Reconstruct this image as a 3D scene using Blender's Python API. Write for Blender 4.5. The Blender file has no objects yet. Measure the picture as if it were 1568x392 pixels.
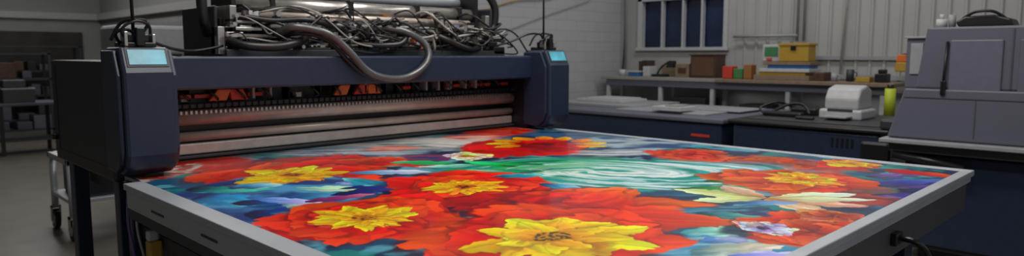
import bpy, math, random
import numpy as np
from mathutils import Vector
random.seed(7)
scene=bpy.context.scene
scene.view_settings.view_transform='Standard'

# ---------------------------------------------------------------- materials
def mat(name,col,rough=0.5,metal=0.0,var=0.06,bump=0.0,scale=20,emit=0,spec=0.5,coat=0):
    m=bpy.data.materials.new(name);m.use_nodes=True
    nt=m.node_tree;b=nt.nodes['Principled BSDF']
    b.inputs['Roughness'].default_value=rough;b.inputs['Metallic'].default_value=metal
    b.inputs['Specular IOR Level'].default_value=spec
    b.inputs['Coat Weight'].default_value=coat
    tc=nt.nodes.new('ShaderNodeTexCoord');n=nt.nodes.new('ShaderNodeTexNoise')
    n.inputs['Scale'].default_value=scale;n.inputs['Detail'].default_value=3
    nt.links.new(tc.outputs['Object'],n.inputs['Vector'])
    r=nt.nodes.new('ShaderNodeValToRGB')
    r.color_ramp.elements[0].position=.3;r.color_ramp.elements[1].position=.7
    r.color_ramp.elements[0].color=(*[c*(1-var) for c in col],1)
    r.color_ramp.elements[1].color=(*[min(1,c*(1+var)) for c in col],1)
    nt.links.new(n.outputs['Fac'],r.inputs['Fac']);nt.links.new(r.outputs['Color'],b.inputs['Base Color'])
    if bump:
        bp=nt.nodes.new('ShaderNodeBump');bp.inputs['Strength'].default_value=bump;bp.inputs['Distance'].default_value=.01
        nt.links.new(n.outputs['Fac'],bp.inputs['Height']);nt.links.new(bp.outputs['Normal'],b.inputs['Normal'])
    if emit:
        nt.links.new(r.outputs['Color'],b.inputs['Emission Color']);b.inputs['Emission Strength'].default_value=emit
    return m
NAVY=mat('navy_metal',(.016,.026,.054),.36,0,.1)
NAVYD=mat('navy_dark',(.012,.014,.022),.42,0,.15)
NAVYB=mat('navy_blue',(.018,.029,.058),.36,0,.1)
BLACK=mat('black_plastic',(.009,.009,.010),.38)
BLACKG=mat('black_gloss',(.01,.01,.012),.2)
STEEL=mat('steel',(.50,.48,.45),.28,.75,.2,scale=14)
ALU=mat('brushed_aluminium',(.46,.49,.53),.40,.35,.06,scale=6)
WARM=mat('warm_steel',(.60,.52,.45),.36,.35,.12,scale=10)
WHITEP=mat('white_plastic',(.48,.49,.50),.45)
LGREY=mat('light_grey',(.30,.31,.33),.5)
MGREY=mat('machine_grey',(.112,.116,.155),.5,0,.04,scale=3)
MGREYD=mat('machine_grey_dark',(.070,.072,.10),.5)
DGREY=mat('dark_grey',(.033,.036,.043),.5)
RED=mat('red_part',(.55,.05,.03),.4)
ORANGE=mat('orange_part',(.7,.16,.03),.4)
YEL=mat('yellow_part',(.42,.26,.03),.5)
YG=mat('hivis_yellow',(.45,.52,.03),.5)
GREEN=mat('green_part',(.05,.2,.07),.5)
BLUE=mat('blue_part',(.03,.14,.38),.4)
BROWN=mat('brown_wood',(.07,.032,.018),.5,0,.25)
TAN=mat('tan_wood',(.22,.16,.11),.5,0,.15)
BENCH=mat('bench_top',(.30,.285,.26),.5)
CYAN=mat('screen_cyan',(.07,.35,.46),.3,emit=.2,var=.35,scale=9)
PURPLE=mat('purple_wire',(.16,.08,.28),.5)
CLEAR=mat('pale_tube',(.35,.34,.31),.3)
GLASSB=mat('window_blue',(.013,.026,.070),.15,0,.5,scale=2)
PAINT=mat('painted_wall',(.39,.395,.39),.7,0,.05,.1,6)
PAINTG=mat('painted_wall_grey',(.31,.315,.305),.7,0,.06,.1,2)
DARKP=mat('dark_wall_panel',(.035,.033,.031),.6,0,.4,scale=3)
CEIL=mat('ceiling_paint',(.5,.5,.5),.8)

def brick_mat():
    m=bpy.data.materials.new('white_painted_brick');m.use_nodes=True;nt=m.node_tree;b=nt.nodes['Principled BSDF']
    tc=nt.nodes.new('ShaderNodeTexCoord');mp=nt.nodes.new('ShaderNodeMapping')
    mp.inputs['Rotation'].default_value=(math.radians(90),0,0)
    br=nt.nodes.new('ShaderNodeTexBrick');br.inputs['Scale'].default_value=1
    br.inputs['Brick Width'].default_value=.42;br.inputs['Row Height'].default_value=.14
    br.inputs['Mortar Size'].default_value=.006
    br.inputs['Color1'].default_value=(.43,.435,.445,1);br.inputs['Color2'].default_value=(.41,.415,.425,1);br.inputs['Mortar'].default_value=(.36,.365,.375,1)
    nt.links.new(tc.outputs['Object'],mp.inputs['Vector']);nt.links.new(mp.outputs['Vector'],br.inputs['Vector'])
    nt.links.new(br.outputs['Color'],b.inputs['Base Color']);b.inputs['Roughness'].default_value=.6
    bp=nt.nodes.new('ShaderNodeBump');bp.inputs['Strength'].default_value=.3;bp.inputs['Distance'].default_value=.01;bp.invert=True
    nt.links.new(br.outputs['Fac'],bp.inputs['Height']);nt.links.new(bp.outputs['Normal'],b.inputs['Normal'])
    return m

# ---------------------------------------------------------------- mesh helpers
def mk(name,verts,faces,m,parent=None,bevel=0,smooth=False,seg=2):
    me=bpy.data.meshes.new(name);me.from_pydata([tuple(v) for v in verts],[],faces);me.update()
    me.materials.append(m)
    o=bpy.data.objects.new(name,me);scene.collection.objects.link(o)
    if bevel:
        b=o.modifiers.new('bevel','BEVEL');b.width=bevel;b.segments=seg;b.limit_method='ANGLE'
    if smooth:
        for p in me.polygons:p.use_smooth=True
    if parent:o.parent=parent
    return o
def empty(name,loc=(0,0,0)):
    e=bpy.data.objects.new(name,None);scene.collection.objects.link(e);e.empty_display_size=.1
    return e
def boxgeo(x0,x1,y0,y1,z0,z1):
    return ([(x0,y0,z0),(x1,y0,z0),(x1,y1,z0),(x0,y1,z0),(x0,y0,z1),(x1,y0,z1),(x1,y1,z1),(x0,y1,z1)],
            [(0,3,2,1),(4,5,6,7),(0,1,5,4),(1,2,6,5),(2,3,7,6),(3,0,4,7)])
def box(name,x0,x1,y0,y1,z0,z1,m,parent=None,bevel=0):
    v,f=boxgeo(x0,x1,y0,y1,z0,z1);return mk(name,v,f,m,parent,bevel)
def boxes(name,lst,m,parent=None,bevel=0):
    V=[];F=[]
    for b in lst:
        v,f=boxgeo(*b);n=len(V);V+=v;F+=[tuple(i+n for i in q) for q in f]
    return mk(name,V,F,m,parent,bevel)
def prism(name,pts,axis,a,b,m,parent=None,bevel=0):
    def P(p,t):
        return {'X':(t,p[0],p[1]),'Y':(p[0],t,p[1]),'Z':(p[0],p[1],t)}[axis]
    n=len(pts);V=[P(p,a) for p in pts]+[P(p,b) for p in pts]
    F=[tuple(range(n)),tuple(range(2*n-1,n-1,-1))]+[(i,i+n,(i+1)%n+n,(i+1)%n) for i in range(n)]
    o=mk(name,V,F,m,parent,bevel)
    import bmesh
    bm=bmesh.new();bm.from_mesh(o.data);bmesh.ops.recalc_face_normals(bm,faces=bm.faces);bm.to_mesh(o.data);bm.free()
    return o
def sweepgeo(pts,r,n=10,rib=0,ribstep=.012):
    P=[Vector(p) for p in pts]
    if len(P)>2:
        Q=[]
        for i in range(len(P)-1):
            p0=P[max(i-1,0)];p1=P[i];p2=P[i+1];p3=P[min(i+2,len(P)-1)]
            k=max(4,int((p2-p1).length/(ribstep/2))) if rib else 7
            for j in range(k):
                t=j/k
                Q.append(.5*((2*p1)+(p2-p0)*t+(2*p0-5*p1+4*p2-p3)*t*t+(3*p1-p0-3*p2+p3)*t**3))
        Q.append(P[-1]);P=Q
    V=[];F=[];up=Vector((.13,.21,1)).normalized()
    prevN=None
    for i,p in enumerate(P):
        d=(P[min(i+1,len(P)-1)]-P[max(i-1,0)]).normalized()
        if prevN is None:
            N=d.cross(up)
            if N.length<.1:N=d.cross(Vector((1,0,0)))
        else:N=prevN-d*prevN.dot(d)
        N.normalize();prevN=N;B=d.cross(N)
        rr=r*(1+(rib if i%2 else 0))
        for k in range(n):
            a=2*math.pi*k/n;V.append(p+N*math.cos(a)*rr+B*math.sin(a)*rr)
    L=len(P)
    for i in range(L-1):
        for k in range(n):
            F.append((i*n+k,i*n+(k+1)%n,(i+1)*n+(k+1)%n,(i+1)*n+k))
    F.append(tuple(range(n-1,-1,-1)));F.append(tuple(range((L-1)*n,L*n)))
    return V,F
def tube(name,pts,r,m,parent=None,n=10,rib=0,smooth=True):
    V,F=sweepgeo(pts,r,n,rib);return mk(name,V,F,m,parent,0,smooth)
def tubes(name,lst,m,parent=None,n=8):
    V=[];F=[]
    for pts,r in lst:
        v,f=sweepgeo(pts,r,n);k=len(V);V+=v;F+=[tuple(i+k for i in q) for q in f]
    return mk(name,V,F,m,parent,0,True)
def cyl(name,p0,p1,r,m,parent=None,n=24):
    V,F=sweepgeo([p0,p1],r,n);o=mk(name,V,F,m,parent,0,False)
    for i,p in enumerate(o.data.polygons):p.use_smooth=len(p.vertices)==4
    return o

# ---------------------------------------------------------------- room shell
box('floor',-3,9,-3,18.2,-.1,0,mat('concrete_floor',(.155,.140,.12),.35,0,.14,.15,3.0))
box('ceiling',-3,9,-3,18.2,4.2,4.3,CEIL)
box('wall_back',4.6,8.5,6.1,6.3,0,4.2,brick_mat())
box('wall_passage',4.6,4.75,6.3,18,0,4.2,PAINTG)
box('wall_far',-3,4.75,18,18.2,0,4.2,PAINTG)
box('wall_left',-3.1,-3,-3,18.2,0,4.2,PAINT)
boxes('wall_right',[(8.4,8.6,5.78,6.3,0,4.2),(8.4,8.6,-3,4.42,0,4.2),(8.4,8.6,4.42,5.78,0,1.6),(8.4,8.6,4.42,5.78,2.28,4.2)],PAINT)
V=[];F=[];y=4.28
prof=[(0,0),(.10,0),(.115,.022),(.135,.022),(.15,0)]
while y>-2.9:
    for dy,dx in prof[:-1]:
        V.append((8.385-dx,y-dy,1.25));V.append((8.385-dx,y-dy,4.2))
    y-=.15
for k in range(len(V)//2-1):F.append((2*k,2*k+1,2*k+3,2*k+2))
mk('trim_1_corrugated_cladding',V,F,mat('cladding_white',(.39,.39,.375),.5,0,.05,scale=1.5))
w=empty('window_1')
boxes('frame',[(8.36,8.46,5.73,5.80,1.57,2.31),(8.36,8.46,4.40,4.46,1.57,2.31),(8.34,8.46,4.38,5.82,1.555,1.60),(8.36,8.46,4.4,5.8,2.25,2.31)]
      +[(8.37,8.45,yy-.014,yy+.014,1.6,2.26) for yy in (5.40,5.07,4.78)],WHITEP,w,.004)
box('glass',8.47,8.48,4.42,5.78,1.6,2.28,GLASSB,w)
boxes('trim_2_wall_rail',[(8.28,8.36,-2.9,4.30,1.22,1.27),(8.34,8.372,2.3,3.4,1.44,1.48)],LGREY)
boxes('trim_3_high_rail',[(4.5,4.6,6.3,18,2.28,2.42),(-3,4.5,17.9,18,2.28,2.42)],WHITEP)
boxes('trim_4_dark_panel',[(-3,4.2,17.94,18,0,2.0)],DARKP)
boxes('trim_5_wall_band',[(4.56,4.6,6.4,17.9,1.62,2.1)],LGREY)
c=empty('wall_conduit')
cyl('shelf_bar',(8.30,4.28,1.73),(8.30,3.45,1.73),.018,LGREY,c)
cyl('upright_a',(8.30,3.46,1.66),(8.30,3.46,4.1),.016,LGREY,c)
cyl('upright_b',(8.30,3.38,1.66),(8.30,3.38,4.1),.016,LGREY,c)
cyl('riser',(8.32,2.95,1.27),(8.32,2.82,4.1),.014,WHITEP,c)
cyl('riser_b',(8.32,5.97,1.2),(8.32,5.97,4.1),.016,LGREY,c)
tube('corner_cable',[(8.34,6.04,1.2),(8.33,5.99,2.0),(8.32,6.02,4.1)],.012,DGREY,c)
tube('surface_cable',[(5.4,6.08,1.95),(6.1,6.07,2.16),(6.9,6.07,2.27),(7.4,6.07,2.7)],.008,YEL,c)
tube('surface_cable_b',[(5.4,6.08,1.72),(5.9,6.07,1.78),(6.6,6.07,1.98),(7.6,6.07,2.25)],.006,LGREY,c)

# ---------------------------------------------------------------- flatbed printer
P=empty('flatbed_printer')
boxes('bed_rails',[(.945,1.03,.79,3.50,.875,.905),(1.03,4.12,.79,.84,.875,.905),(4.12,4.18,.79,3.70,.875,.905)],ALU,P,.004)
boxes('bed_fascia',[(.955,.985,.80,3.49,.79,.875),(.985,4.16,.80,.82,.845,.875),(4.12,4.165,.81,3.7,.84,.875)],ALU,P,.003)
box('bed_plate',1.03,4.12,.84,4.9,.86,.896,LGREY,P)
box('bed_frame',.985,4.13,.825,3.6,.72,.86,DGREY,P,.006)
box('bed_frame_rear',1.12,4.0,3.6,4.9,.72,.86,DGREY,P,.006)
box('bed_frame_edge',.98,4.145,.815,.83,.70,.842,mat('frame_grey',(.07,.072,.078),.45),P,.004)
boxes('fascia_slots',[(.953,.9555,1.9+.55*i,2.05+.55*i,.825,.835) for i in range(3)],BLACK,P)
boxes('base_cabinet',[(1.35,3.9,1.15,4.8,.1,.72)],NAVYD,P,.01)
boxes('legs',[(1.02,1.10,3.66,3.74,0,.88),(1.02,1.10,3.86,3.94,0,.88),(1.02,1.10,4.75,4.85,0,.88),(4.0,4.1,3.7,3.8,0,.72),(4.0,4.1,4.75,4.85,0,.72),(3.85,3.97,1.0,1.1,0,.72),(1.2,1.32,1.0,1.12,0,.72)],NAVY,P,.005)
boxes('side_machinery',[(1.10,1.34,1.5+.32*i,1.72+.32*i,.42+.03*(i%3),.66) for i in range(6)],BLACK,P,.008)
boxes('side_rail',[(1.06,1.10,1.1,3.66,.60,.66),(1.06,1.10,1.1,3.66,.25,.30)],DGREY,P,.004)
tube('purple_cable',[(1.0,3.62,.87),(.985,3.60,.7),(1.0,3.58,.5),(1.02,3.6,.2),(1.05,3.65,.02)],.007,PURPLE,P)
tube('white_cable',[(1.02,3.55,.86),(1.0,3.52,.68),(1.03,3.5,.45),(1.05,3.52,.1)],.006,CLEAR,P)
boxes('yellow_latch',[(1.0,1.06,3.36,3.42,.52,.64)],YEL,P,.01)
boxes('white_tag',[(1.0,1.05,3.37,3.41,.64,.69)],WHITEP,P,.01)
l=box('latch_plate',2.92,3.0,.79,.816,.75,.80,BLACK,P,.006)
tube('latch_handle',[(2.96,.80,.78),(2.96,.74,.775),(2.98,.71,.75),(3.02,.70,.71)],.012,BLACKG,P)
prof=[(3.56,.95),(3.53,1.02),(3.53,1.415),(3.585,1.535),(3.80,1.535),(3.80,.93),(3.62,.92)]
def upright(x0,x1,dy,tag):
    pr=[(a+dy,b) for a,b in prof]
    prism('upright_'+tag,pr,'X',x0,x1,NAVY,P,.016)
    pr2=[(a+dy+(.03 if a<3.7 else 0),b*1.0) for a,b in [(3.56,.97),(3.53,1.04),(3.53,1.40),(3.585,1.52),(3.80,1.52),(3.80,.94),(3.62,.93)]]
    prism('cheek_'+tag,pr2,'X',x0-.02,x0+.005,NAVYB,P,.008)
    if tag=='left': prism('cheek2_'+tag,pr2,'X',x1-.005,x1+.02,NAVYB,P,.008)
    n=Vector((0,-.12,.055)).normalized()
    def S(x,t,off):
        y=3.53+dy+.055*t;z=1.415+.12*t
        return (x,y+n.y*off,z+n.z*off)
    a=x0+.035;b=x1-.03
    for nm,o,m,aa,bb,t0,t1 in (('bezel_',.004,DGREY,a-.01,b+.01,.22,.95),('screen_',.007,CYAN,a,b,.30,.88)):
        v=[S(aa,t0,-.01),S(bb,t0,-.01),S(bb,t1,-.01),S(aa,t1,-.01),S(aa,t0,o),S(bb,t0,o),S(bb,t1,o),S(aa,t1,o)]
        mk(nm+tag,v,[(0,3,2,1),(4,5,6,7),(0,1,5,4),(1,2,6,5),(2,3,7,6),(3,0,4,7)],m,P)
    cx=(x0+x1)/2
    boxes('clamp_'+tag,[(x0+.04,x1-.04,3.64+dy,3.78+dy,1.535,1.56),(cx-.05,cx+.05,3.66+dy,3.74+dy,1.56,1.60),(cx-.02,cx+.02,3.62+dy,3.66+dy,1.54,1.63)],BLACK,P,.006)
    boxes('clamp_steel_'+tag,[(cx-.07,cx-.055,3.63+dy,3.70+dy,1.54,1.61),(cx+.06,cx+.075,3.65+dy,3.72+dy,1.54,1.60)],STEEL,P,.003)
    cyl('pole_'+tag,(cx-.01,3.70+dy,1.56),(cx-.012,3.70+dy,2.25),.008,BLACK,P)
    tubes('cables_'+tag,[([(cx-.05,3.66+dy,1.56),(cx-.08,3.63+dy,1.62),(cx-.02,3.62+dy,1.66),(cx+.05,3.66+dy,1.64),(cx+.08,3.75+dy,1.57)],.007),
        ([(cx+.02,3.7+dy,1.59),(cx+.05,3.68+dy,1.66),(cx-.04,3.75+dy,1.66),(cx-.09,3.78+dy,1.57)],.008),
        ([(cx-.07,3.7+dy,1.55),(cx-.10,3.66+dy,1.60),(cx-.06,3.64+dy,1.62),(cx,3.70+dy,1.60)],.008)],BLACK,P)
upright(.98,1.21,0,'left')
upright(4.02,4.26,.07,'right')
box('end_housing_left',.985,1.22,3.78,4.97,.865,1.468,NAVYD,P,.012)
boxes('housing_seam',[(.982,.986,3.83,4.90,.93,.934),(.982,.986,4.86,4.865,.93,1.43)],BLACK,P)
cyl('housing_knob',(.96,4.93,1.0),(.99,4.93,1.0),.015,BLACK,P)
box('end_housing_right',4.03,4.25,3.86,4.97,.90,1.468,NAVYD,P,.012)
box('gantry_beam',1.20,4.04,3.78,3.90,1.312,1.492,NAVY,P,.012)
box('gantry_rear_beam',1.20,4.04,4.72,4.86,1.0,1.45,NAVYD,P,.012)
box('carriage_tray',1.22,4.03,3.88,4.74,1.40,1.43,BLACK,P)
cyl('feed_roller',(1.22,4.05,1.145),(4.03,4.05,1.145),.046,WARM,P,32)
boxes('roller_ridges',[(1.25+.0275*i,1.262+.0275*i,4.0,4.012,1.165,1.183) for i in range(100)],STEEL,P)
box('roller_guard',1.22,4.03,4.0,4.03,1.20,1.225,DGREY,P,.004)
boxes('guard_teeth',[(1.24+.04*i,1.262+.04*i,3.985,4.0,1.20,1.222) for i in range(69)],BLACK,P)
cyl('pinch_roller',(1.22,4.05,1.035),(4.03,4.05,1.035),.027,WARM,P,32)
box('guide_plate',1.22,4.03,4.03,4.06,.935,.995,mat('guide_plate',(.55,.50,.46),.35,.3,.1),P,.006)
box('guide_lip',1.22,4.03,4.0,4.03,.915,.93,DGREY,P,.003)
box('mid_plate',1.22,4.03,4.10,4.14,.99,1.12,BLACK,P,.003)
rb=[];rr=[];rs=[];rw=[]
x=1.3
while x<3.95:
    wdt=random.uniform(.05,.11)
    rb.append((x,x+wdt,4.12+random.uniform(-.04,.05),4.3,1.20,1.40))
    if random.random()<.25: rr.append((x+.01,x+wdt+.02,4.04,4.08,1.25,1.275))
    if random.random()<.4: rs.append((x+.02,x+.035,4.0,4.08,1.24,1.40))
    if random.random()<.3: rw.append((x+.01,x+.05,4.02,4.06,1.235,1.25+random.uniform(0,.03)))
    x+=wdt+random.uniform(.015,.04)
boxes('print_head_row',rb,BLACK,P,.004);boxes('ink_connectors',rr,RED,P,.004);boxes('head_brackets',rs,LGREY,P,.002);boxes('head_labels',rw,WHITEP,P,.002)
for i,(x0,sg) in enumerate([(1.55,1),(1.68,-1),(2.35,1),(2.50,1),(2.62,-1)]):
    prism('ink_funnel_%d'%i,[(x0,1.235),(x0+.10,1.235),(x0+.10+.03*sg,1.30),(x0+.02+.03*sg,1.30)],'Y',4.0,4.03,RED if i%2 else ORANGE,P,.004)
tubes('head_tubes',[([(1.35+.16*i,4.1,1.38),(1.38+.16*i,3.98,1.30),(1.43+.16*i,3.98,1.25),(1.47+.16*i,4.1,1.23)],.007) for i in range(16)],BLACK,P)
# -------- carriage assembly on top of the beam
boxes('carriage_base',[(1.62,3.82,3.92,4.6,1.46,1.50),(1.62,3.82,3.90,3.93,1.43,1.53)],DGREY,P,.004)
boxes('carriage_ends',[(1.60,1.62,4.0,4.5,1.49,1.78),(3.76,3.80,4.0,4.5,1.49,1.86)],DGREY,P,.01)
boxes('carriage_end_steel',[(1.60,1.64,3.96,4.06,1.50,1.66),(1.64,1.74,3.94,3.98,1.60,1.63),(1.66,1.70,3.93,4.2,1.66,1.78),(1.70,1.86,3.95,4.0,1.64,1.66),(3.60,3.74,3.95,4.05,1.60,1.66),(3.66,3.70,3.95,4.0,1.5,1.8)],STEEL,P,.004)
cyl('top_roller',(1.72,4.08,1.80),(3.60,4.08,1.80),.050,STEEL,P,32)
cyl('top_roller_b',(1.78,4.22,1.90),(3.64,4.22,1.90),.045,ALU,P,32)
cyl('top_roller_c',(1.76,3.99,1.735),(3.52,3.99,1.735),.022,WARM,P)
box('top_cover',1.85,3.66,4.3,4.62,1.86,2.02,DGREY,P,.01)
boxes('top_brackets',[(1.70,1.73,4.0,4.3,1.5,1.93),(3.60,3.63,4.0,4.3,1.5,1.96)],BLACK,P,.006)
boxes('roller_collars',[(xx,xx+.035,4.02,4.15,1.74,1.86) for xx in (1.95,2.5,3.05,3.45)],BLACK,P,.008)
for i,(yy,zz,r,m) in enumerate([(3.96,1.56,.009,STEEL),(3.98,1.61,.012,WARM),(4.02,1.66,.009,STEEL),(3.97,1.69,.008,WHITEP),(3.94,1.535,.012,BLACK),(3.94,1.51,.007,STEEL)]):
    cyl('rod_%d'%i,(1.68,yy,zz),(3.74,yy,zz),r,m,P,12)
kb=[];ks=[];kl=[];kr=[];kbl=[];kw=[]
for layer in range(3):
    x=1.64
    while x<3.72:
        wdt=random.uniform(.03,.09);y0=random.uniform(3.94,4.06)
        if layer==0:kb.append((x,x+wdt,y0+.06,4.4,1.50,random.uniform(1.58,1.74)))
        for q in range(2):
            t=random.random()
            z=random.uniform(1.50,1.72);hx=x+random.uniform(0,.02)
            b=(hx,hx+wdt*random.uniform(.2,.9),y0-random.uniform(.02,.05),y0+.03,z,z+random.uniform(.008,.045))
            (ks if t<.34 else kl if t<.50 else kr if t<.53 else kbl if t<.56 else kw if t<.68 else kb).append(b)
        if layer==1:
            z=random.uniform(1.6,1.74);ks.append((x,x+wdt*.9,y0-.02,y0+.05,z,z+.005))
        x+=wdt+random.uniform(.0,.03)
boxes('modules_black',kb,BLACK,P,.003);boxes('modules_steel',ks,STEEL,P,.002);boxes('modules_grey',kl,LGREY,P,.002)
boxes('modules_red',kr+[(2.3,2.36,3.93,3.98,1.51,1.55),(3.0,3.04,3.93,3.98,1.52,1.56)],ORANGE,P,.002)
boxes('modules_blue',kbl+[(2.62,2.67,3.93,3.97,1.54,1.56),(2.85,2.9,3.93,3.97,1.58,1.60)],BLUE,P,.002)
boxes('modules_white',kw+[(1.9,1.96,3.93,3.97,1.66,1.69)],WHITEP,P,.002)
V=[];F=[]
for i in range(46):
    x=random.uniform(1.66,3.7);z=random.uniform(1.52,1.75);yy=random.uniform(3.89,3.95);r=random.choice([.008,.012,.018])
    v,f=sweepgeo([(x,yy,z),(x,yy+.06,z)],r,10);k=len(V);V+=v;F+=[tuple(a+k for a in q) for q in f]
mk('round_fittings',V,F,STEEL,P)
th=[];tp=[]
for i in range(70):
    a=random.uniform(1.62,3.6);b=a+random.uniform(.08,.5);yy=random.uniform(3.86,3.97);z1=random.uniform(1.52,1.78);z2=random.uniform(1.51,1.74)
    pts=[(a,4.05,z1),(a+.03,yy,z1+.02),((a+b)/2,yy-.02,(z1+z2)/2+random.uniform(-.06,.07)),(b-.03,yy,z2),(b,4.05,z2-.01)]
    (th if i%4 else tp).append((pts,random.choice([.004,.006,.009])))
tubes('ink_lines_black',th,BLACK,P,6);tubes('ink_lines_pale',tp,CLEAR,P,6)
HOSE=mat('ribbed_hose_grey',(.11,.11,.115),.32,.45)
tube('hose_loop_main',[(1.93,3.92,1.62),(1.98,3.84,1.66),(2.08,3.80,1.655),(2.2,3.76,1.615),(2.31,3.74,1.52),(2.43,3.73,1.40),(2.56,3.73,1.35),(2.72,3.73,1.345),(2.86,3.74,1.395),(2.95,3.76,1.48),(2.94,3.80,1.58),(2.82,3.85,1.655),(2.66,3.93,1.68),(2.5,4.0,1.68)],.022,HOSE,P,12,.16)
tube('hose_loop_second',[(1.95,3.94,1.60),(2.02,3.87,1.625),(2.12,3.82,1.62),(2.22,3.79,1.57),(2.31,3.765,1.47),(2.43,3.755,1.375),(2.57,3.75,1.325)],.013,BLACK,P,10,.1)
tube('hose_black_a',[(1.64,3.93,1.58),(1.72,3.86,1.55),(1.88,3.82,1.545),(2.02,3.84,1.57),(2.12,3.92,1.60),(2.2,4.0,1.6)],.024,BLACK,P,12,.1)
tube('hose_black_b',[(1.58,4.05,1.62),(1.53,3.98,1.70),(1.53,3.98,1.85),(1.60,4.02,1.95),(1.75,4.1,2.0)],.028,BLACK,P,12,.08)
tube('hose_black_c',[(3.58,4.05,2.02),(3.72,4.02,1.98),(3.80,4.0,1.88),(3.80,4.0,1.74),(3.76,4.0,1.66)],.030,BLACK,P,12,.08)
tube('hose_black_d',[(2.5,3.93,1.57),(2.62,3.86,1.56),(2.76,3.83,1.57),(2.84,3.86,1.62),(2.9,3.95,1.66)],.018,BLACK,P,10,.08)
tube('hose_black_e',[(3.1,3.95,1.66),(3.22,3.87,1.60),(3.36,3.86,1.55),(3.5,3.9,1.54),(3.64,3.95,1.56)],.022,BLACK,P,10,.08)
tube('hose_black_f',[(1.75,3.95,1.72),(1.9,3.9,1.70),(2.1,3.88,1.71),(2.3,3.9,1.68),(2.45,3.95,1.64)],.016,BLACK,P,10,.08)
boxes('terminal_block',[(3.7,3.82,3.90,4.02,1.50,1.56),(3.66,3.76,3.92,4.0,1.56,1.60)],BLACK,P,.006)
tube('signal_cable',[(3.72,3.95,1.56),(3.84,3.86,1.60),(3.98,3.80,1.66),(4.1,3.78,1.66),(4.14,3.78,1.6)],.008,BLACK,P)
tube('signal_cable_b',[(1.15,3.7,1.57),(1.3,3.8,1.53),(1.45,3.9,1.52),(1.62,3.95,1.55)],.008,BLACK,P)
tube('signal_cable_c',[(3.7,3.97,1.66),(3.8,3.9,1.70),(3.9,3.86,1.66),(3.98,3.84,1.56),(4.03,3.84,1.5)],.007,BLACK,P)

# ---------------------------------------------------------------- floral print
NX,NY=1100,1150
X0,X1,Y0,Y1=1.03,4.12,.84,4.02
gx=X0+(X1-X0)*np.linspace(0,1,NX)**1.25
gy=Y0+(Y1-Y0)*np.linspace(0,1,NY)**1.2
GX,GY=[a.astype(np.float32) for a in np.meshgrid(gx,gy,indexing='xy')]
_l={}
def noise(x,y,f,seed):
    if seed not in _l:_l[seed]=np.random.RandomState(seed).rand(64,64).astype(np.float32)
    L=_l[seed];u=x*f+13.7;v=y*f+7.3
    iu=np.floor(u).astype(np.int32);iv=np.floor(v).astype(np.int32);fu=u-iu;fv=v-iv
    fu=fu*fu*(3-2*fu);fv=fv*fv*(3-2*fv)
    i0=iu&63;i1=(iu+1)&63;j0=iv&63;j1=(iv+1)&63
    return (L[i0,j0]*(1-fu)+L[i1,j0]*fu)*(1-fv)+(L[i0,j1]*(1-fu)+L[i1,j1]*fu)*fv
def fbm(x,y,f,seed,o=3):
    s=0;a=1;t=0
    for i in range(o):
        s=s+a*noise(x,y,f*2**i,seed+i);t+=a;a*=.5
    return s/t
WX=GX+.07*(fbm(GX,GY,4,1)-.5)+.018*(noise(GX,GY,24,4)-.5)+.006*(noise(GX,GY,70,6)-.5)
WY=GY+.07*(fbm(GX,GY,4,9)-.5)+.018*(noise(GX,GY,24,14)-.5)+.006*(noise(GX,GY,70,16)-.5)
N8=fbm(GX,GY,8,30)
s2=math.sqrt(.5)
RT=((WX-WY)*s2).astype(np.float32);AW=((WX+WY)*s2).astype(np.float32)
def sr(h):
    if not isinstance(h,str):return np.array(h)
    h=h.lstrip('#');c=np.array([int(h[i:i+2],16)/255 for i in (0,2,4)])
    return np.where(c<=.04045,c/12.92,((c+.055)/1.055)**2.4)
def mix(a,b,t):
    t=np.clip(t,0,1)[...,None];return a*(1-t)+b*t
def ss(e0,e1,v):
    t=np.clip((v-e0)/(e1-e0),0,1);return t*t*(3-2*t)
C=mix(sr('#2b5878'),sr('#0f1f44'),ss(.35,.65,fbm(WX,WY,4,50)))
C=mix(C,sr('#6fb0c4'),.8*ss(.55,.72,fbm(WX,WY,9,55)))
C=mix(C,sr('#2a8f86'),.7*ss(.58,.70,fbm(WX,WY,6,58)))
def win_(cx,cy,R):
    R=R+.05
    i0,i1=np.searchsorted(gx,[cx-R,cx+R]);j0,j1=np.searchsorted(gy,[cy-R,cy+R])
    return (slice(j0,j1),slice(i0,i1)) if i1>i0 and j1>j0 else None
def over(sl,mask,col):
    m=np.clip(np.nan_to_num(mask),0,1)[...,None];C[sl]=C[sl]*(1-m)+np.nan_to_num(col)*m
def blob(cx,cy,rr,ra,col,col2=None,rot=0,soft=.25,seed=30,op=1,freq=0):
    sl=win_(cx,cy,max(rr,ra)*1.35)
    if sl is None:return
    r=RT[sl]-(cx-cy)*s2;a=AW[sl]-(cx+cy)*s2
    c,s=math.cos(rot),math.sin(rot);u=(r*c+a*s)/rr;v=(-r*s+a*c)/ra
    d=np.sqrt(u*u+v*v)+.5*(N8[sl]-.5)+.15*(noise(u,v,4,seed)-.5)
    k=mix(sr(col),sr(col2 or col),ss(.35,.65,fbm(u*1.2+5,v*3+seed,1.6,seed+3)))
    over(sl,op*(1-ss(1-soft,1,d)),k)
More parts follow.
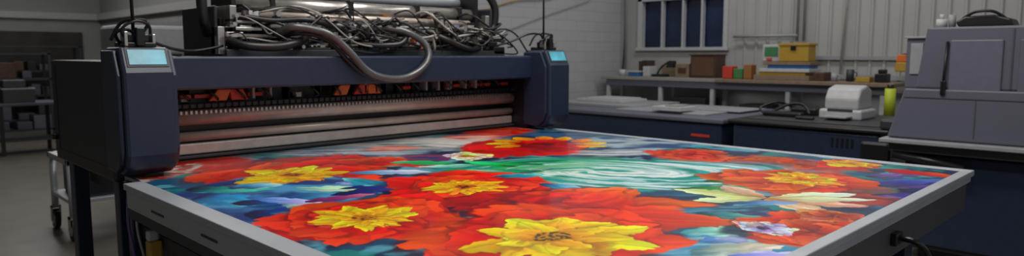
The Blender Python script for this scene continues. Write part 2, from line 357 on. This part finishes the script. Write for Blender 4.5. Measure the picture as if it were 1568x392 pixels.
def petal(cx,cy,ang,L,W,cols,seed,point=.5,shadow=.35,veins=9):
    """one printed petal; base at cx,cy, angle measured in the right/away frame of the sheet"""
    rs=np.random.RandomState(seed)
    mr=(cx-cy)*s2+math.cos(ang)*L*.5;ma=(cx+cy)*s2+math.sin(ang)*L*.5
    sl=win_((mr+ma)*s2,(ma-mr)*s2,max(L*.62,W)+.04)
    if sl is None:return
    r=RT[sl]-(cx-cy)*s2;a=AW[sl]-(cx+cy)*s2
    c,s=math.cos(ang),math.sin(ang);u=(r*c+a*s)/L;v=(-r*s+a*c)/W
    bend=rs.uniform(-.5,.5);v=v+bend*u*u*.8
    uc=np.clip(u,0,1)
    prof=np.clip(np.sin(np.pi*uc**(.75+.25*point)),0,1)**(.45+.5*point)*.5
    ruff=1+.10*np.sin(u*22+seed)+.06*np.sin(u*47+seed*2)
    hw=prof*ruff+1e-3
    q=np.abs(v)/hw
    notch=.05*np.cos(v*14+seed)+.03*np.cos(v*31)
    ins=(1-ss(.90,1.04,q))*(1-ss(.95,1.0,u+notch))*ss(0,.02,u)
    if shadow:
        q2=np.abs(v-.06)/(hw*1.10+.02);sh=(1-ss(.8,1.15,q2))*(1-ss(.98,1.06,u))*ss(-.02,.05,u)
        over(sl,shadow*sh,sr(cols[0])*.25)
    base,mid,tip=[sr(x) for x in cols]
    jit=np.array([rs.uniform(.85,1.15),rs.uniform(.65,1.45),rs.uniform(.6,1.4)])
    k=mix(base,mid,ss(.0,.40,u));k=mix(k,tip,ss(.40,.98,u+.2*rs.uniform(-1,1)))
    k=k*jit
    vn=.5+.5*np.sin(v/(hw+.25)*veins*1.3+2*np.sin(u*5+seed)+noise(u,v,6,seed%50+200)*3)
    k=k*(1-.28*vn*(1-.5*u))[...,None]
    side=np.clip(.5+.5*v/hw*rs.choice([-1,1]),0,1)
    k=k*(.70+.46*side)[...,None]
    fold=np.exp(-((v+.02)/.03)**2);k=k*(1-.22*fold)[...,None]
    hl=ss(.55,.8,fbm(u*2+seed,v*2,2.2,seed%40+250))
    k=mix(k,np.minimum(tip*1.25+.03,1),.45*hl*side)
    over(sl,ins,k)
def flower(cx,cy,R,n,cols,rings=3,W=.62,point=.5,seed=1,jit=.28,fall=.22,shadow=.40,inner=0,veins=9):
    rs=np.random.RandomState(seed)
    for L in range(rings):
        Rl=R*(1-fall*L);order=rs.permutation(n);off=rs.uniform(0,6.28)
        for i in order:
            a=off+2*math.pi*i/n+rs.uniform(-.5,.5)*jit*2*math.pi/n*2
            ln=Rl*rs.uniform(1-jit,1.08);wd=2*math.pi*Rl/n*W*rs.uniform(.75,1.3)
            petal(cx,cy,a,ln,wd*1.5,cols,seed*37+L*101+i*7,point,shadow,veins)
def disk(cx,cy,R,c1,c2,seed,ring=None):
    sl=win_(cx,cy,R*1.3);r=RT[sl]-(cx-cy)*s2;a=AW[sl]-(cx+cy)*s2;d=np.hypot(r,a)/R
    th=np.arctan2(a,r);k=mix(sr(c1),sr(c2),ss(.35,.6,noise(GX[sl],GY[sl],85,seed)))
    k=k*(.75+.25*np.sin(th*30+d*8))[...,None]
    over(sl,1-ss(.75,1,d+.45*(noise(GX[sl],GY[sl],34,seed+2)-.5)),k)
REDO=('#960f06','#dc2a0c','#f4562a');REDD=('#640806','#c01a0c','#e23c1e');ORG=('#b82408','#ec4618','#f87a48')
YELO=('#d07404','#f8b60c','#fee030');YELB=('#b85402','#f49c08','#fcd020')
# far zone
blob(2.7,3.9,1.2,.5,'#c9c3bd','#7f9aa6',seed=60,soft=.5)
blob(2.2,3.7,.6,.22,'#3d4f6b','#b9bcc4',seed=61,soft=.5)
blob(2.9,3.55,.6,.22,'#2f6f74','#d5d0cc',seed=62,soft=.5)
blob(1.45,3.9,.28,.4,'#b5241a','#c9574a',seed=63,soft=.4)
blob(1.2,3.7,.12,.35,'#cfc9c2','#a53a2c',seed=64,soft=.3)
blob(3.7,3.85,.35,.35,'#c0281f','#d85a3c',seed=65,soft=.3)
blob(3.3,3.72,.3,.18,'#c94a45','#e2b9a8',seed=66,soft=.4)
blob(2.55,3.62,.25,.14,'#b03a34','#d99a8c',seed=67,soft=.4)
blob(3.8,3.3,.4,.45,'#1e2b49','#3f6284',seed=67,soft=.4)
blob(3.9,2.7,.4,.5,'#33507a','#a7b6bd',seed=68,soft=.4)
blob(3.3,2.6,.5,.18,'#28486a','#c1c7c9',seed=69,soft=.4)
# flower 1 backing petals
flower(1.75,3.42,.44,6,REDD,1,.8,.3,seed=15)
flower(2.1,3.25,.28,6,('#9c1c10','#d04028','#ec8868'),2,.7,seed=16)
flower(1.63,3.17,.50,8,REDO,2,.75,.3,seed=26)
# left blues
blob(1.25,2.72,.45,.7,'#1c3f7a','#5fa0cc',seed=80,soft=.2)
for (x,y,an,L,W,cs) in [(1.08,3.15,.2,.40,.20,('#0c1d4a','#1f6fae','#58b4dc')),(1.05,2.95,-.2,.35,.22,('#10245c','#2a86c0','#8fd2ea')),(1.25,3.0,1.0,.3,.2,('#16306a','#4b8fc8','#cfe6f0')),
    (1.10,2.70,.5,.42,.18,('#0e1a48','#2458a4','#6aa8d8')),(1.45,2.85,.1,.42,.13,('#7ab0d0','#dce8ee','#f2f2ee')),(1.05,2.5,.3,.4,.2,('#0b1238','#23418c','#5b86c4')),
    (1.3,2.62,-.5,.35,.16,('#5a8fb8','#c4dae6','#eef2f2')),(1.06,2.3,.1,.25,.15,('#2c1040','#5c2a70','#a04c88')),(1.5,2.6,.6,.38,.13,('#0a1234','#16306c','#2f5ca8')),
    (1.2,2.8,-.3,.4,.1,('#3c8ab8','#8fd0e6','#e6f4f4')),(1.15,2.45,.1,.4,.08,('#3c7ab8','#8fb8e6','#e6ecf4')),(1.35,2.55,.5,.3,.1,('#501850','#8c3c84','#d080b0')),
    (1.65,2.85,.0,.40,.10,('#4b93bd','#9ad4e4','#e6f2f2')),(1.85,3.02,.1,.42,.13,('#2f96bc','#7cc9da','#d4eef0')),(1.9,2.80,-.1,.30,.14,('#102a66','#2857a0','#4c8cc8')),
    (1.8,2.7,.2,.4,.1,('#16306a','#3c74b4','#a8d0e4')),(1.6,2.72,.3,.35,.09,('#0a1440','#1c3c8c','#4c80c8'))]:
    petal(x,y,an,L,W,cs,int(x*1000+y*10)%900,.4,.3)
blob(2.28,2.95,.18,.13,'#8c2346','#d6452e',seed=91)
blob(2.45,3.15,.18,.15,'#1f3d70','#7c3d5c',seed=92)
flower(1.63,3.19,.30,12,YELO,3,.6,.6,seed=27,veins=5);disk(1.63,3.19,.06,'#d88a10','#7c3c08',140)
# right side
blob(3.5,1.65,.5,.45,'#a8382a','#cf5b40',seed=120,soft=.15,op=.8)
blob(3.05,1.10,.35,.28,'#7c2a34','#b84632',seed=121,op=.8)
# far red flower with yellow arc
flower(3.22,3.10,.44,6,('#8a0a06','#cf1c0e','#e43a20'),2,.8,.2,seed=23)
for i in range(9):
    t=-2.0+i*.5;petal(3.42+.2*math.cos(t+.8),3.08+.2*math.sin(t+.8),t+1.6,.22,.13,('#e07a08','#f4a814','#f8d030'),340+i,.4,.15)
disk(3.40,3.08,.09,'#9c1208','#5c0a06',345)
flower(3.55,1.68,.34,7,('#6a140c','#b8341e','#dc6a48'),2,seed=19)
flower(3.66,2.13,.29,6,('#7c0f0a','#d03420','#ec6448'),4,.8,.2,seed=25,fall=.2)
# swirl
cxs,cys=2.86,2.06
sl=win_(cxs,cys,1.05);r=RT[sl]-(cxs-cys)*s2;a=AW[sl]-(cxs+cys)*s2;u=r/.98;v=(a+.06*np.sin(r*4))/.50
rad=np.sqrt(u*u+v*v);ang=np.arctan2(v,u+.15)
f1=fbm(ang*1.3+3*np.cos(ang),rad*5-ang*.5,1.0,100,3);f2=noise(ang*1.0+2,rad*16-ang*1.4,1.0,103);f3=noise(ang*2.0,rad*46-ang*3,1.0,107)
sw=mix(sr('#148c80'),sr('#e0eeec'),ss(.38,.62,f1*.5+f2*.5));sw=mix(sw,sr('#5cacc8'),.7*ss(.45,.8,f3))
gm=ss(-.25,.55,-u+.35*v)
sw=mix(sw,sr('#06a058'),gm*ss(.35,.6,f2*.6+f3*.4));sw=mix(sw,sr('#045a40'),.85*gm*ss(.5,.75,1-f1))
sw=mix(sw,sr('#20a898'),.6*ss(.50,.75,f3)*ss(.4,.6,1-f2))
sw=mix(sw,sr('#f4f6f2'),.6*np.exp(-((u-.0)/.5)**2-((v+.15)/.42)**2)*ss(.35,.65,f2))
sw=mix(sw,sr('#125c78'),.8*ss(.75,1.0,rad)*ss(.42,.6,f1))
over(sl,1-ss(.88,1.05,rad+.35*(N8[sl]-.5)),sw)
GR=('#064a34','#0f9c5c','#5cd8a0')
for (x,y,an,L,W,cs) in [(2.45,2.80,2.9,.46,.14,GR),(2.55,2.70,3.3,.44,.12,('#0a6a48','#8fd8b4','#eef6f0')),(2.62,2.55,2.7,.40,.12,GR),(2.45,2.55,3.4,.30,.12,('#0c5a4c','#2fae88','#a4e0c8')),(2.6,2.35,3.0,.4,.1,('#0c6a4c','#2fbe88','#c4f0d8')),(2.75,2.5,2.95,.5,.10,GR),
    (2.9,1.62,.2,.55,.16,('#2a5a34','#5a9a58','#a8c48c')),(2.65,1.62,.0,.5,.14,('#1d4a44','#3f8468','#86b89c')),(3.15,1.7,.15,.42,.12,('#2a6a60','#7ab4a0','#cfdcc8'))]:
    petal(x,y,an,L,W,cs,int(x*700+y*10)%900,.8,.25,14)
blob(2.55,1.40,.28,.13,'#3d6a80','#16324f',seed=114)
for i,(x,y,an,L,W) in enumerate([(3.35,1.05,-.1,.6,.18),(3.4,.98,-.3,.5,.16),(3.3,1.15,.15,.6,.14),(3.15,.95,-.2,.4,.14),(3.6,1.1,.3,.4,.15),(3.3,.9,.1,.45,.12)]):
    petal(x,y,an,L,W,[('#17123c','#4a3b96','#8f7ed4'),('#2b1c50','#6d4fac','#c0a4d8'),('#0f1638','#2c3a8a','#6a86cc')][i%3],300+i,.7,.3,14)
for i,(x,y,an) in enumerate([(3.85,1.05,-.5),(3.8,1.1,-.1),(3.9,1.15,-1.0)]):petal(x,y,an,.30,.14,REDO,320+i)
flower(3.92,1.34,.20,7,REDO,1,seed=21);flower(3.97,1.32,.15,8,YELB,2,seed=22)
flower(2.67,3.03,.17,8,('#c89a4c','#ecdcb4','#f6efdc'),2,seed=24)
disk(2.67,3.03,.05,'#d8a63a','#a87018',346)
# flower 3
flower(2.03,2.30,.46,8,REDO,3,.75,.3,seed=28)
for i,(x,y,an) in enumerate([(2.28,2.42,.2),(1.78,2.62,2.6),(2.3,2.15,-.4)]):petal(x,y,an,.3,.12,('#123a5c','#2f86a0','#9cd4d8'),430+i,.6,.2)
flower(2.03,2.33,.20,14,YELB,3,.5,.7,seed=29,veins=5);disk(2.03,2.33,.05,'#c87010','#6c2c08',141)
# broad orange poppy petals
flower(1.95,1.85,.34,6,REDD,2,.8,.3,seed=32)
for i,(an,L,W) in enumerate([(1.0,.50,.38),(.55,.62,.40),(-.75,.52,.36),(.12,.76,.42),(-.35,.80,.40)]):
    petal(1.92,1.78,an,L,W,ORG,360+i*3,.15,.5,16)
petal(2.05,1.72,.6,.40,.28,ORG,377,.15,.4,14)
# flower 5
flower(3.20,1.38,.42,8,('#8c1c0c','#d03a1c','#ec7044'),3,.7,.3,seed=33)
flower(3.31,1.32,.21,12,YELB,3,.55,.6,seed=34,veins=5)
# cream lily
for i,(an,L,W) in enumerate([(2.6,.38,.13),(1.9,.30,.11),(.3,.46,.13),(-.5,.40,.12),(-1.3,.28,.11),(3.4,.30,.12),(-.1,.46,.10),(-.9,.34,.08)]):
    petal(2.74,1.25,an,L,W,('#c4905c','#e6cfb0','#f6ece0'),400+i*5,.9,.4,12)
blob(2.42,1.24,.20,.09,'#1f4a63','#4f8aa3',seed=141)
for i,(x,y,an) in enumerate([(2.3,1.3,-.2),(2.45,1.2,-.5),(2.5,1.32,.1)]):petal(x,y,an,.32,.11,('#12304c','#3c7c98','#9cc8d4'),440+i,.6,.2)
# lower right
blob(1.95,1.02,.30,.18,'#a9cfde','#4f96b8',seed=142)
for i,(x,y,an) in enumerate([(1.8,1.05,.2),(1.85,.95,-.1),(1.95,1.1,.4),(2.0,1.2,.1)]):petal(x,y,an,.34,.15,('#4a94b8','#b4dae6','#f0f6f6'),420+i,.6,.25)
blob(2.2,1.02,.20,.12,'#24465c','#101d30',seed=143)
flower(2.34,.88,.33,8,('#7c160c','#cc3a20','#ea6c48'),3,.75,.3,seed=36)
flower(2.28,1.02,.12,9,('#5c3c80','#b09ccc','#efe8f4'),2,seed=37);disk(2.28,1.02,.03,'#3a2048','#704890',143)
flower(2.62,.93,.14,8,('#6a1c18','#b84a30','#e88a60'),2,seed=38)
# flower 2
flower(1.38,2.12,.47,9,REDO,3,.75,.3,seed=39)
flower(1.38,2.14,.23,14,YELO,3,.55,.6,seed=40,veins=5);disk(1.38,2.14,.05,'#e0a018','#8a4408',150)
# flower 4
flower(1.66,1.46,.52,9,REDO,2,.75,.3,seed=41)
flower(1.66,1.47,.35,10,YELO,2,.55,.5,seed=42,veins=7,fall=.35);disk(1.66,1.47,.065,'#d8a018','#5c4410',160)
lum=(C@np.array([.3,.55,.15]))[...,None]
C=np.clip(lum+(C-lum)*1.18,0,1);C=np.clip(C**1.06*1.0,0.002,1)
cols=np.ones((NY,NX,4),dtype=np.float32);cols[...,:3]=C
V=np.empty((NY*NX,3),dtype=np.float32);V[:,0]=GX.ravel();V[:,1]=GY.ravel();V[:,2]=.902
idx=np.arange(NY*NX).reshape(NY,NX)
Q=np.stack([idx[:-1,:-1],idx[:-1,1:],idx[1:,1:],idx[1:,:-1]],-1).reshape(-1,4)
me=bpy.data.meshes.new('floral_print')
me.vertices.add(len(V));me.vertices.foreach_set('co',V.ravel())
me.loops.add(Q.size);me.loops.foreach_set('vertex_index',Q.ravel().astype(np.int32))
me.polygons.add(len(Q));me.polygons.foreach_set('loop_start',np.arange(0,Q.size,4,dtype=np.int32))
me.update(calc_edges=True)
ca=me.color_attributes.new('print','FLOAT_COLOR','POINT');ca.data.foreach_set('color',cols.reshape(-1))
pm=bpy.data.materials.new('printed_sheet');pm.use_nodes=True;nt=pm.node_tree;b=nt.nodes['Principled BSDF']
at=nt.nodes.new('ShaderNodeVertexColor');at.layer_name='print';nt.links.new(at.outputs['Color'],b.inputs['Base Color'])
b.inputs['Roughness'].default_value=.30;b.inputs['Specular IOR Level'].default_value=.3
b.inputs['Coat Weight'].default_value=.3;b.inputs['Coat Roughness'].default_value=.10
me.materials.append(pm)
o=bpy.data.objects.new('floral_print',me);scene.collection.objects.link(o)

# ---------------------------------------------------------------- finishing table (grey)
T=empty('sheet_finishing_table')
box('body',6.03,7.6,3.2,5.9,.08,.84,NAVYB,T,.02)
box('top_slab',6.0,7.65,3.17,5.95,.84,.885,MGREY,T,.012)
boxes('top_sheets',[(6.25,7.2,3.5,4.6,.885,.90),(6.5,7.5,4.55,5.8,.885,.915),(6.7,7.3,3.35,4.2,.90,.912)],LGREY,T,.004)
boxes('plinth',[(6.15,7.5,3.3,5.8,0,.08)],BLACK,T)
boxes('red_label',[(6.024,6.031,3.32,3.52,.70,.725)],RED,T)
box('front_seam',6.024,6.031,3.2,5.9,.60,.606,BLACK,T)
st=empty('paper_stack')
boxes('sheets',[(6.75,7.3,4.9,5.6,.916,.95),(6.8,7.25,4.95,5.5,.95,.965)],WHITEP,st,.004)
st2=empty('cardboard_tray')
prism('tray',[(6.2,3.75),(6.5,3.75),(6.5,4.1),(6.2,4.1)],'Z',.913,.96,WHITEP,st2,.006)
box('tray_lid',6.22,6.44,3.79,3.95,.96,.975,LGREY,st2,.003)
K=empty('cutting_machine')
box('body',6.02,7.4,1.80,3.08,.08,.86,NAVYB,K,.03)
box('corner_cover',6.0,6.2,1.72,1.95,.08,.80,BLACK,K,.03)
box('top_slab',5.98,7.45,1.72,3.12,.86,.90,BLACK,K,.018)
box('top_glass',6.15,7.3,1.85,3.0,.90,.908,DGREY,K,.004)
boxes('side_step',[(5.98,6.4,1.66,1.80,.90,.985)],DGREY,K,.02)
boxes('plinth',[(6.1,7.3,1.9,3.0,0,.08)],BLACK,K)
boxes('vent',[(6.015,6.022,2.0+.04*i,2.02+.04*i,.72,.80) for i in range(5)],BLACK,K)
D=empty('label_printer')
box('base',6.55,6.95,2.12,2.50,.908,1.0,WHITEP,D,.02)
prism('hood',[(6.58,1.0),(6.93,1.0),(6.93,1.17),(6.80,1.22),(6.64,1.19),(6.58,1.10)],'Y',2.16,2.46,WHITEP,D,.02)
box('slot',6.545,6.56,2.2,2.42,.98,1.005,DGREY,D,.004)
box('paper_tray',6.4,6.56,2.2,2.42,.93,.945,LGREY,D,.004)
E=empty('handheld_tools')
boxes('tool_bodies',[(6.45,6.55,2.62,3.0,.908,.955),(6.75,6.95,2.6,2.85,.908,.98),(6.3,6.36,2.45,2.62,.908,.94)],BLACK,E,.02)
tube('tool_cord',[(6.5,3.0,.93),(6.55,3.06,.98),(6.7,2.95,1.03),(6.85,2.85,.97)],.012,BLACK,E)
tube('tool_handle',[(6.55,2.95,.94),(6.6,2.8,1.02),(6.6,2.66,1.02),(6.55,2.58,.94)],.014,BLACK,E)

# ---------------------------------------------------------------- workbench
W=empty('workbench')
box('top_a',7.75,8.33,4.2,5.98,1.16,1.205,BENCH,W,.005)
box('top_b',7.7,8.2,2.2,4.2,1.165,1.205,TAN,W,.005)
boxes('legs',[(7.78,7.83,y,y+.05,0,1.16) for y in (5.85,5.0,4.25,3.3,2.3)]+[(8.1,8.15,y,y+.05,0,1.16) for y in (5.85,5.0,4.25,3.3,2.3)],WHITEP,W,.003)
boxes('apron',[(7.77,7.79,2.25,5.9,1.08,1.16)],MGREY,W,.002)
boxes('under_shelf',[(7.8,8.3,2.3,5.9,.60,.63)],LGREY,W)
boxes('under_boxes',[(7.85,8.2,4.4,4.9,.63,.95),(7.85,8.2,3.6,3.95,.63,.9)],DGREY,W,.01)
def simple(name,parts):
    e=empty(name)
    for i,(b,m,bv) in enumerate(parts):box('part_%d'%i,*b,m,e,bv)
    return e
B0=1.207
simple('wooden_crate',[((7.86,8.12,4.28,4.63,B0,1.50),BROWN,.006),((7.85,7.862,4.30,4.61,1.23,1.47),mat('crate_panel',(.10,.05,.025),.5),.004),((7.84,8.13,4.27,4.64,1.49,1.505),BROWN,.003)])
simple('cardboard_box',[((7.88,8.08,4.66,4.86,B0,1.38),TAN,.005),((7.87,7.882,4.70,4.82,1.26,1.33),BROWN,.002)])
simple('yellow_toolbox',[((7.86,8.08,3.14,3.48,1.42,1.60),YEL,.01),((7.85,8.09,3.13,3.49,1.60,1.63),YEL,.006),((7.845,7.86,3.28,3.34,1.55,1.60),BLACK,.003)])
simple('paper_ream_pile',[((7.8,8.12,3.1,3.75,B0,1.26),TAN,.004),((7.82,8.1,3.15,3.70,1.26,1.30),YEL,.004),((7.8,8.12,3.1,3.68,1.30,1.34),WHITEP,.004),((7.84,8.1,3.12,3.6,1.34,1.38),BLUE,.004),((7.82,8.1,3.1,3.65,1.38,1.418),TAN,.004)])
simple('instrument_case',[((7.95,8.15,3.50,3.72,1.42,1.62),WHITEP,.01),((7.94,7.95,3.53,3.69,1.48,1.59),GREEN,.003),((7.93,7.95,3.6,3.66,1.43,1.46),RED,.003)])
simple('parts_bin',[((7.85,8.0,4.05,4.18,B0,1.36),RED,.01),((7.86,8.02,3.92,4.04,B0,1.33),GREEN,.01),((7.84,7.98,3.80,3.90,B0,1.38),mat('ochre_bin',(.3,.12,.03),.5),.01)])
simple('blue_tub',[((7.84,8.0,5.42,5.58,B0,1.26),BLUE,.01),((7.83,8.01,5.41,5.59,1.26,1.28),WHITEP,.004)])
simple('small_carton',[((7.84,8.06,2.95,3.05,B0,1.30),BROWN,.006),((7.85,8.05,2.96,3.04,1.30,1.305),TAN,.001)])
simple('small_carton',[((7.84,8.0,2.48,2.62,B0,1.26),YEL,.006),((7.85,7.99,2.49,2.61,1.26,1.265),TAN,.001)])
simple('tape_dispenser',[((7.86,8.0,2.32,2.44,B0,1.30),BLACK,.01),((7.90,7.96,2.34,2.42,1.30,1.345),BLACK,.01)])
simple('small_carton',[((7.9,8.1,5.28,5.38,B0,1.34),WHITEP,.006),((7.91,8.09,5.29,5.37,1.34,1.345),LGREY,.001)])
simple('small_carton',[((8.15,8.3,4.95,5.25,B0,1.36),TAN,.006),((8.16,8.29,4.96,5.24,1.36,1.365),BROWN,.001)])
simple('file_binder',[((8.15,8.3,5.45,5.50,B0,1.42),BROWN,.003),((8.15,8.3,5.51,5.56,B0,1.42),DGREY,.003),((8.15,8.3,5.57,5.62,B0,1.41),BROWN,.003)])
g=empty('desk_lamp')
boxes('base',[(7.9,8.05,5.05,5.25,B0,1.24)],BLACK,g,.01)
tube('arm',[(7.97,5.2,1.23),(7.95,5.12,1.33),(7.93,4.98,1.41),(7.92,4.93,1.38)],.012,BLACK,g)
prism('head',[(4.89,1.33),(5.0,1.33),(4.96,1.42),(4.91,1.42)],'X',7.86,7.98,BLACK,g,.008)
for i,(x,y,h,r,m) in enumerate([(8.18,4.78,.09,.04,WHITEP),(7.95,5.75,.085,.05,WHITEP),(7.9,2.86,.09,.035,LGREY),(8.0,2.73,.13,.04,DGREY)]):
    g=empty('coffee_mug');cyl('cup',(x,y,B0),(x,y,B0+h),r,m,g)
    tube('handle',[(x,y-r,B0+h*.8),(x,y-r-.025,B0+h*.7),(x,y-r-.025,B0+h*.35),(x,y-r,B0+h*.2)],.006,m,g)
hv=empty('hivis_spray_can')
cyl('can',(7.6,2.2,.88),(7.6,2.2,1.16),.05,YG,hv);cyl('cap',(7.6,2.2,1.16),(7.6,2.2,1.2),.03,BLACK,hv)
cyl('stand',(7.6,2.2,0),(7.6,2.2,.88),.03,DGREY,hv)
hg=empty('orange_work_glove')
prism('cuff',[(2.18,1.42),(2.28,1.42),(2.27,1.50),(2.19,1.50)],'X',8.0,8.05,ORANGE,hg,.01)
prism('palm',[(2.17,1.32),(2.29,1.32),(2.28,1.42),(2.18,1.42)],'X',7.99,8.06,YEL,hg,.01)
cyl('hook',(8.03,2.23,1.50),(8.36,2.23,1.52),.006,BLACK,hg)

# ---------------------------------------------------------------- big grey digital press on the right
G=empty('digital_press')
YR=-1.0
prism('lower_stage',[(1.60,.90),(1.50,1.26),(YR,1.26),(YR,.90)],'X',5.50,6.6,MGREY,G,.012)
prism('upper_body',[(1.44,1.26),(1.385,1.69),(YR,1.69),(YR,1.26)],'X',5.52,6.55,MGREY,G,.014)
prism('side_tower',[(1.52,1.26),(1.52,1.615),(1.385,1.62),(1.40,1.26)],'X',5.56,6.3,MGREY,G,.008)
box('tower_inset',5.55,5.562,1.41,1.49,1.36,1.58,LGREY,G,.003)
box('tower_cap',5.54,6.3,1.39,1.53,1.615,1.63,LGREY,G,.003)
boxes('door_panel',[(5.505,5.522,.93,1.235,1.24,1.60)],mat('press_panel',(.135,.139,.185),.45),G,.008)
boxes('panel_2',[(5.508,5.522,.35,.84,1.22,1.60)],MGREY,G,.008)
boxes('body_seams',[(5.495,5.502,YR,1.50,1.195,1.20),(5.515,5.521,.875,.885,1.27,1.67),(5.495,5.502,1.06,1.064,.93,1.19),(5.495,5.502,.5,.504,.93,1.19)],MGREYD,G)
cyl('door_handle',(5.49,1.262,1.22),(5.505,1.25,1.59),.009,BLACK,G)
box('handle_grip',5.485,5.51,1.245,1.275,1.22,1.32,BLACK,G,.004)
prism('base_shelf',[(1.63,.865),(1.63,.895),(YR,.90),(YR,.865)],'X',5.42,6.65,LGREY,G,.006)
box('base_tray',5.48,6.6,YR,1.58,.80,.865,DGREY,G,.01)
box('base_cabinet',5.60,6.6,YR,1.50,.08,.80,NAVYD,G,.02)
box('plinth',5.7,6.5,YR+.1,1.4,0,.08,BLACK,G)
box('cabinet_front',5.58,5.60,.55,1.45,.12,.78,NAVY,G,.01)
cyl('side_roll',(5.5,1.55,.78),(5.5,1.1,.72),.03,BLACK,G)
S=empty('barcode_scanner')
prism('body',[(.90,1.69),(1.22,1.69),(1.24,1.73),(1.18,1.765),(1.02,1.77),(.92,1.74)],'X',5.62,5.85,BLACK,S,.012)
tube('cord',[(5.65,1.2,1.75),(5.6,1.12,1.79),(5.6,1.02,1.79),(5.65,.95,1.74)],.01,BLACK,S)
S2=empty('spray_bottle')
cyl('bottle',(5.66,1.33,1.69),(5.66,1.33,1.75),.035,WHITEP,S2);cyl('cap',(5.66,1.33,1.75),(5.66,1.33,1.785),.014,WHITEP,S2)
cyl('bottle_b',(5.68,1.27,1.69),(5.68,1.27,1.78),.022,LGREY,S2)

# ---------------------------------------------------------------- left background
Kc=empty('steel_cart')
for i,(x,y) in enumerate([(1.34,6.35),(1.34,6.95),(2.2,6.35),(2.2,6.95)]):
    cyl('post_%d'%i,(x,y,.18),(x,y,.66),.026,ALU,Kc,12)
    V,F=sweepgeo([(x-.02,y,.085),(x+.02,y,.085)],.085,20);mk('wheel_%d'%i,V,F,BLACK,Kc)
    cyl('hub_%d'%i,(x-.026,y,.085),(x+.026,y,.085),.045,STEEL,Kc,16)
    boxes('fork_%d'%i,[(x-.035,x-.027,y-.025,y+.025,.07,.2),(x+.027,x+.035,y-.025,y+.025,.07,.2),(x-.035,x+.035,y-.025,y+.025,.18,.2)],STEEL,Kc)
boxes('frame',[(1.31,2.23,6.32,6.36,.62,.67),(1.31,2.23,6.94,6.98,.62,.67),(1.31,1.36,6.32,6.98,.62,.67),(1.32,2.22,6.34,6.96,.30,.33)],ALU,Kc,.004)
box('cart_load',1.40,2.15,6.4,6.9,.33,.60,NAVYD,Kc,.02)
R=empty('roll_plotter')
box('body',2.5,4.4,9.0,9.6,.95,1.5,DGREY,R,.03)
box('lid',2.45,4.45,8.95,9.65,1.5,1.85,LGREY,R,.04)
boxes('legs',[(2.6,2.7,9.2,9.4,.05,.95),(4.2,4.3,9.2,9.4,.05,.95),(2.6,2.7,8.9,9.7,0,.06),(4.2,4.3,8.9,9.7,0,.06)],DGREY,R,.01)
cyl('media_roll',(2.7,9.05,.8),(4.2,9.05,.8),.08,WHITEP,R)
def rack(x0,x1,y0,y1,h,seed):
    e=empty('storage_rack');rs=random.Random(seed)
    boxes('posts',[(a,a+.04,b,b+.04,0,h) for a in (x0,x1-.04) for b in (y0,y1-.04)],DGREY,e)
    zs=[.15+i*(h-.2)/3 for i in range(4)]
    boxes('shelves',[(x0,x1,y0,y1,z,z+.03) for z in zs],DGREY,e)
    g={0:[],1:[],2:[],3:[],4:[]}
    for z in zs[:3]:
        x=x0+.06
        while x<x1-.25:
            w=rs.uniform(.12,.34);g[rs.randrange(5)].append((x,x+w,y0+.03,y1-.05,z+.03,z+.03+rs.uniform(.12,.34)));x+=w+rs.uniform(.02,.12)
    for k,m in enumerate((DGREY,BLACK,MGREY,BROWN,MGREYD)):
        if g[k]:boxes('stored_goods_%d'%k,g[k],m,e,.01)
rack(2.0,2.9,14.6,15.1,1.55,3)
rack(2.3,3.9,16.8,17.3,1.7,5)
t=empty('work_table')
box('top',1.75,2.55,12.4,13.1,.74,.78,MGREYD,t,.005)
boxes('legs',[(a,a+.05,b,b+.05,0,.74) for a in (1.78,2.47) for b in (12.43,13.02)],BLACK,t)
boxes('lower_shelf',[(1.78,2.52,12.45,13.05,.2,.23)],DGREY,t)
e=empty('packing_crates')
boxes('crates',[(1.85,2.25,12.5,12.9,.781,1.0),(1.87,2.15,12.55,12.85,1.0,1.12)],DGREY,e,.01)
boxes('crate_lids',[(1.84,2.26,12.49,12.91,.98,1.0)],LGREY,e,.003)

# ---------------------------------------------------------------- lights
def area(x,y,w,d,p,col=(1,.97,.93),z=4.1):
    l=bpy.data.lights.new('fluorescent','AREA');l.shape='RECTANGLE';l.size=w;l.size_y=d;l.energy=p;l.color=col
    o=bpy.data.objects.new('ceiling_light',l);o.location=(x,y,z);scene.collection.objects.link(o)
area(2.0,1.8,.5,3,74);area(3.6,2.4,.5,3,76);area(2.5,8.5,.6,4,68);area(6.8,3.0,.5,4,50,(1,.99,.97));area(2.5,14,.6,4,55)
wd=bpy.data.worlds.new('World');scene.world=wd;wd.use_nodes=True
wd.node_tree.nodes['Background'].inputs['Color'].default_value=(.90,.93,1,1);wd.node_tree.nodes['Background'].inputs['Strength'].default_value=.36

# ---------------------------------------------------------------- camera
cam=bpy.data.cameras.new('camera');co=bpy.data.objects.new('camera',cam);scene.collection.objects.link(co)
co.location=(0,0,1.5);co.rotation_euler=(math.radians(90-6.1),0,math.radians(-45))
cam.sensor_width=36;cam.lens=1073/1600*36;cam.clip_start=.05
cam.dof.use_dof=True;cam.dof.focus_distance=2.9;cam.dof.aperture_fstop=2.2
scene.camera=co
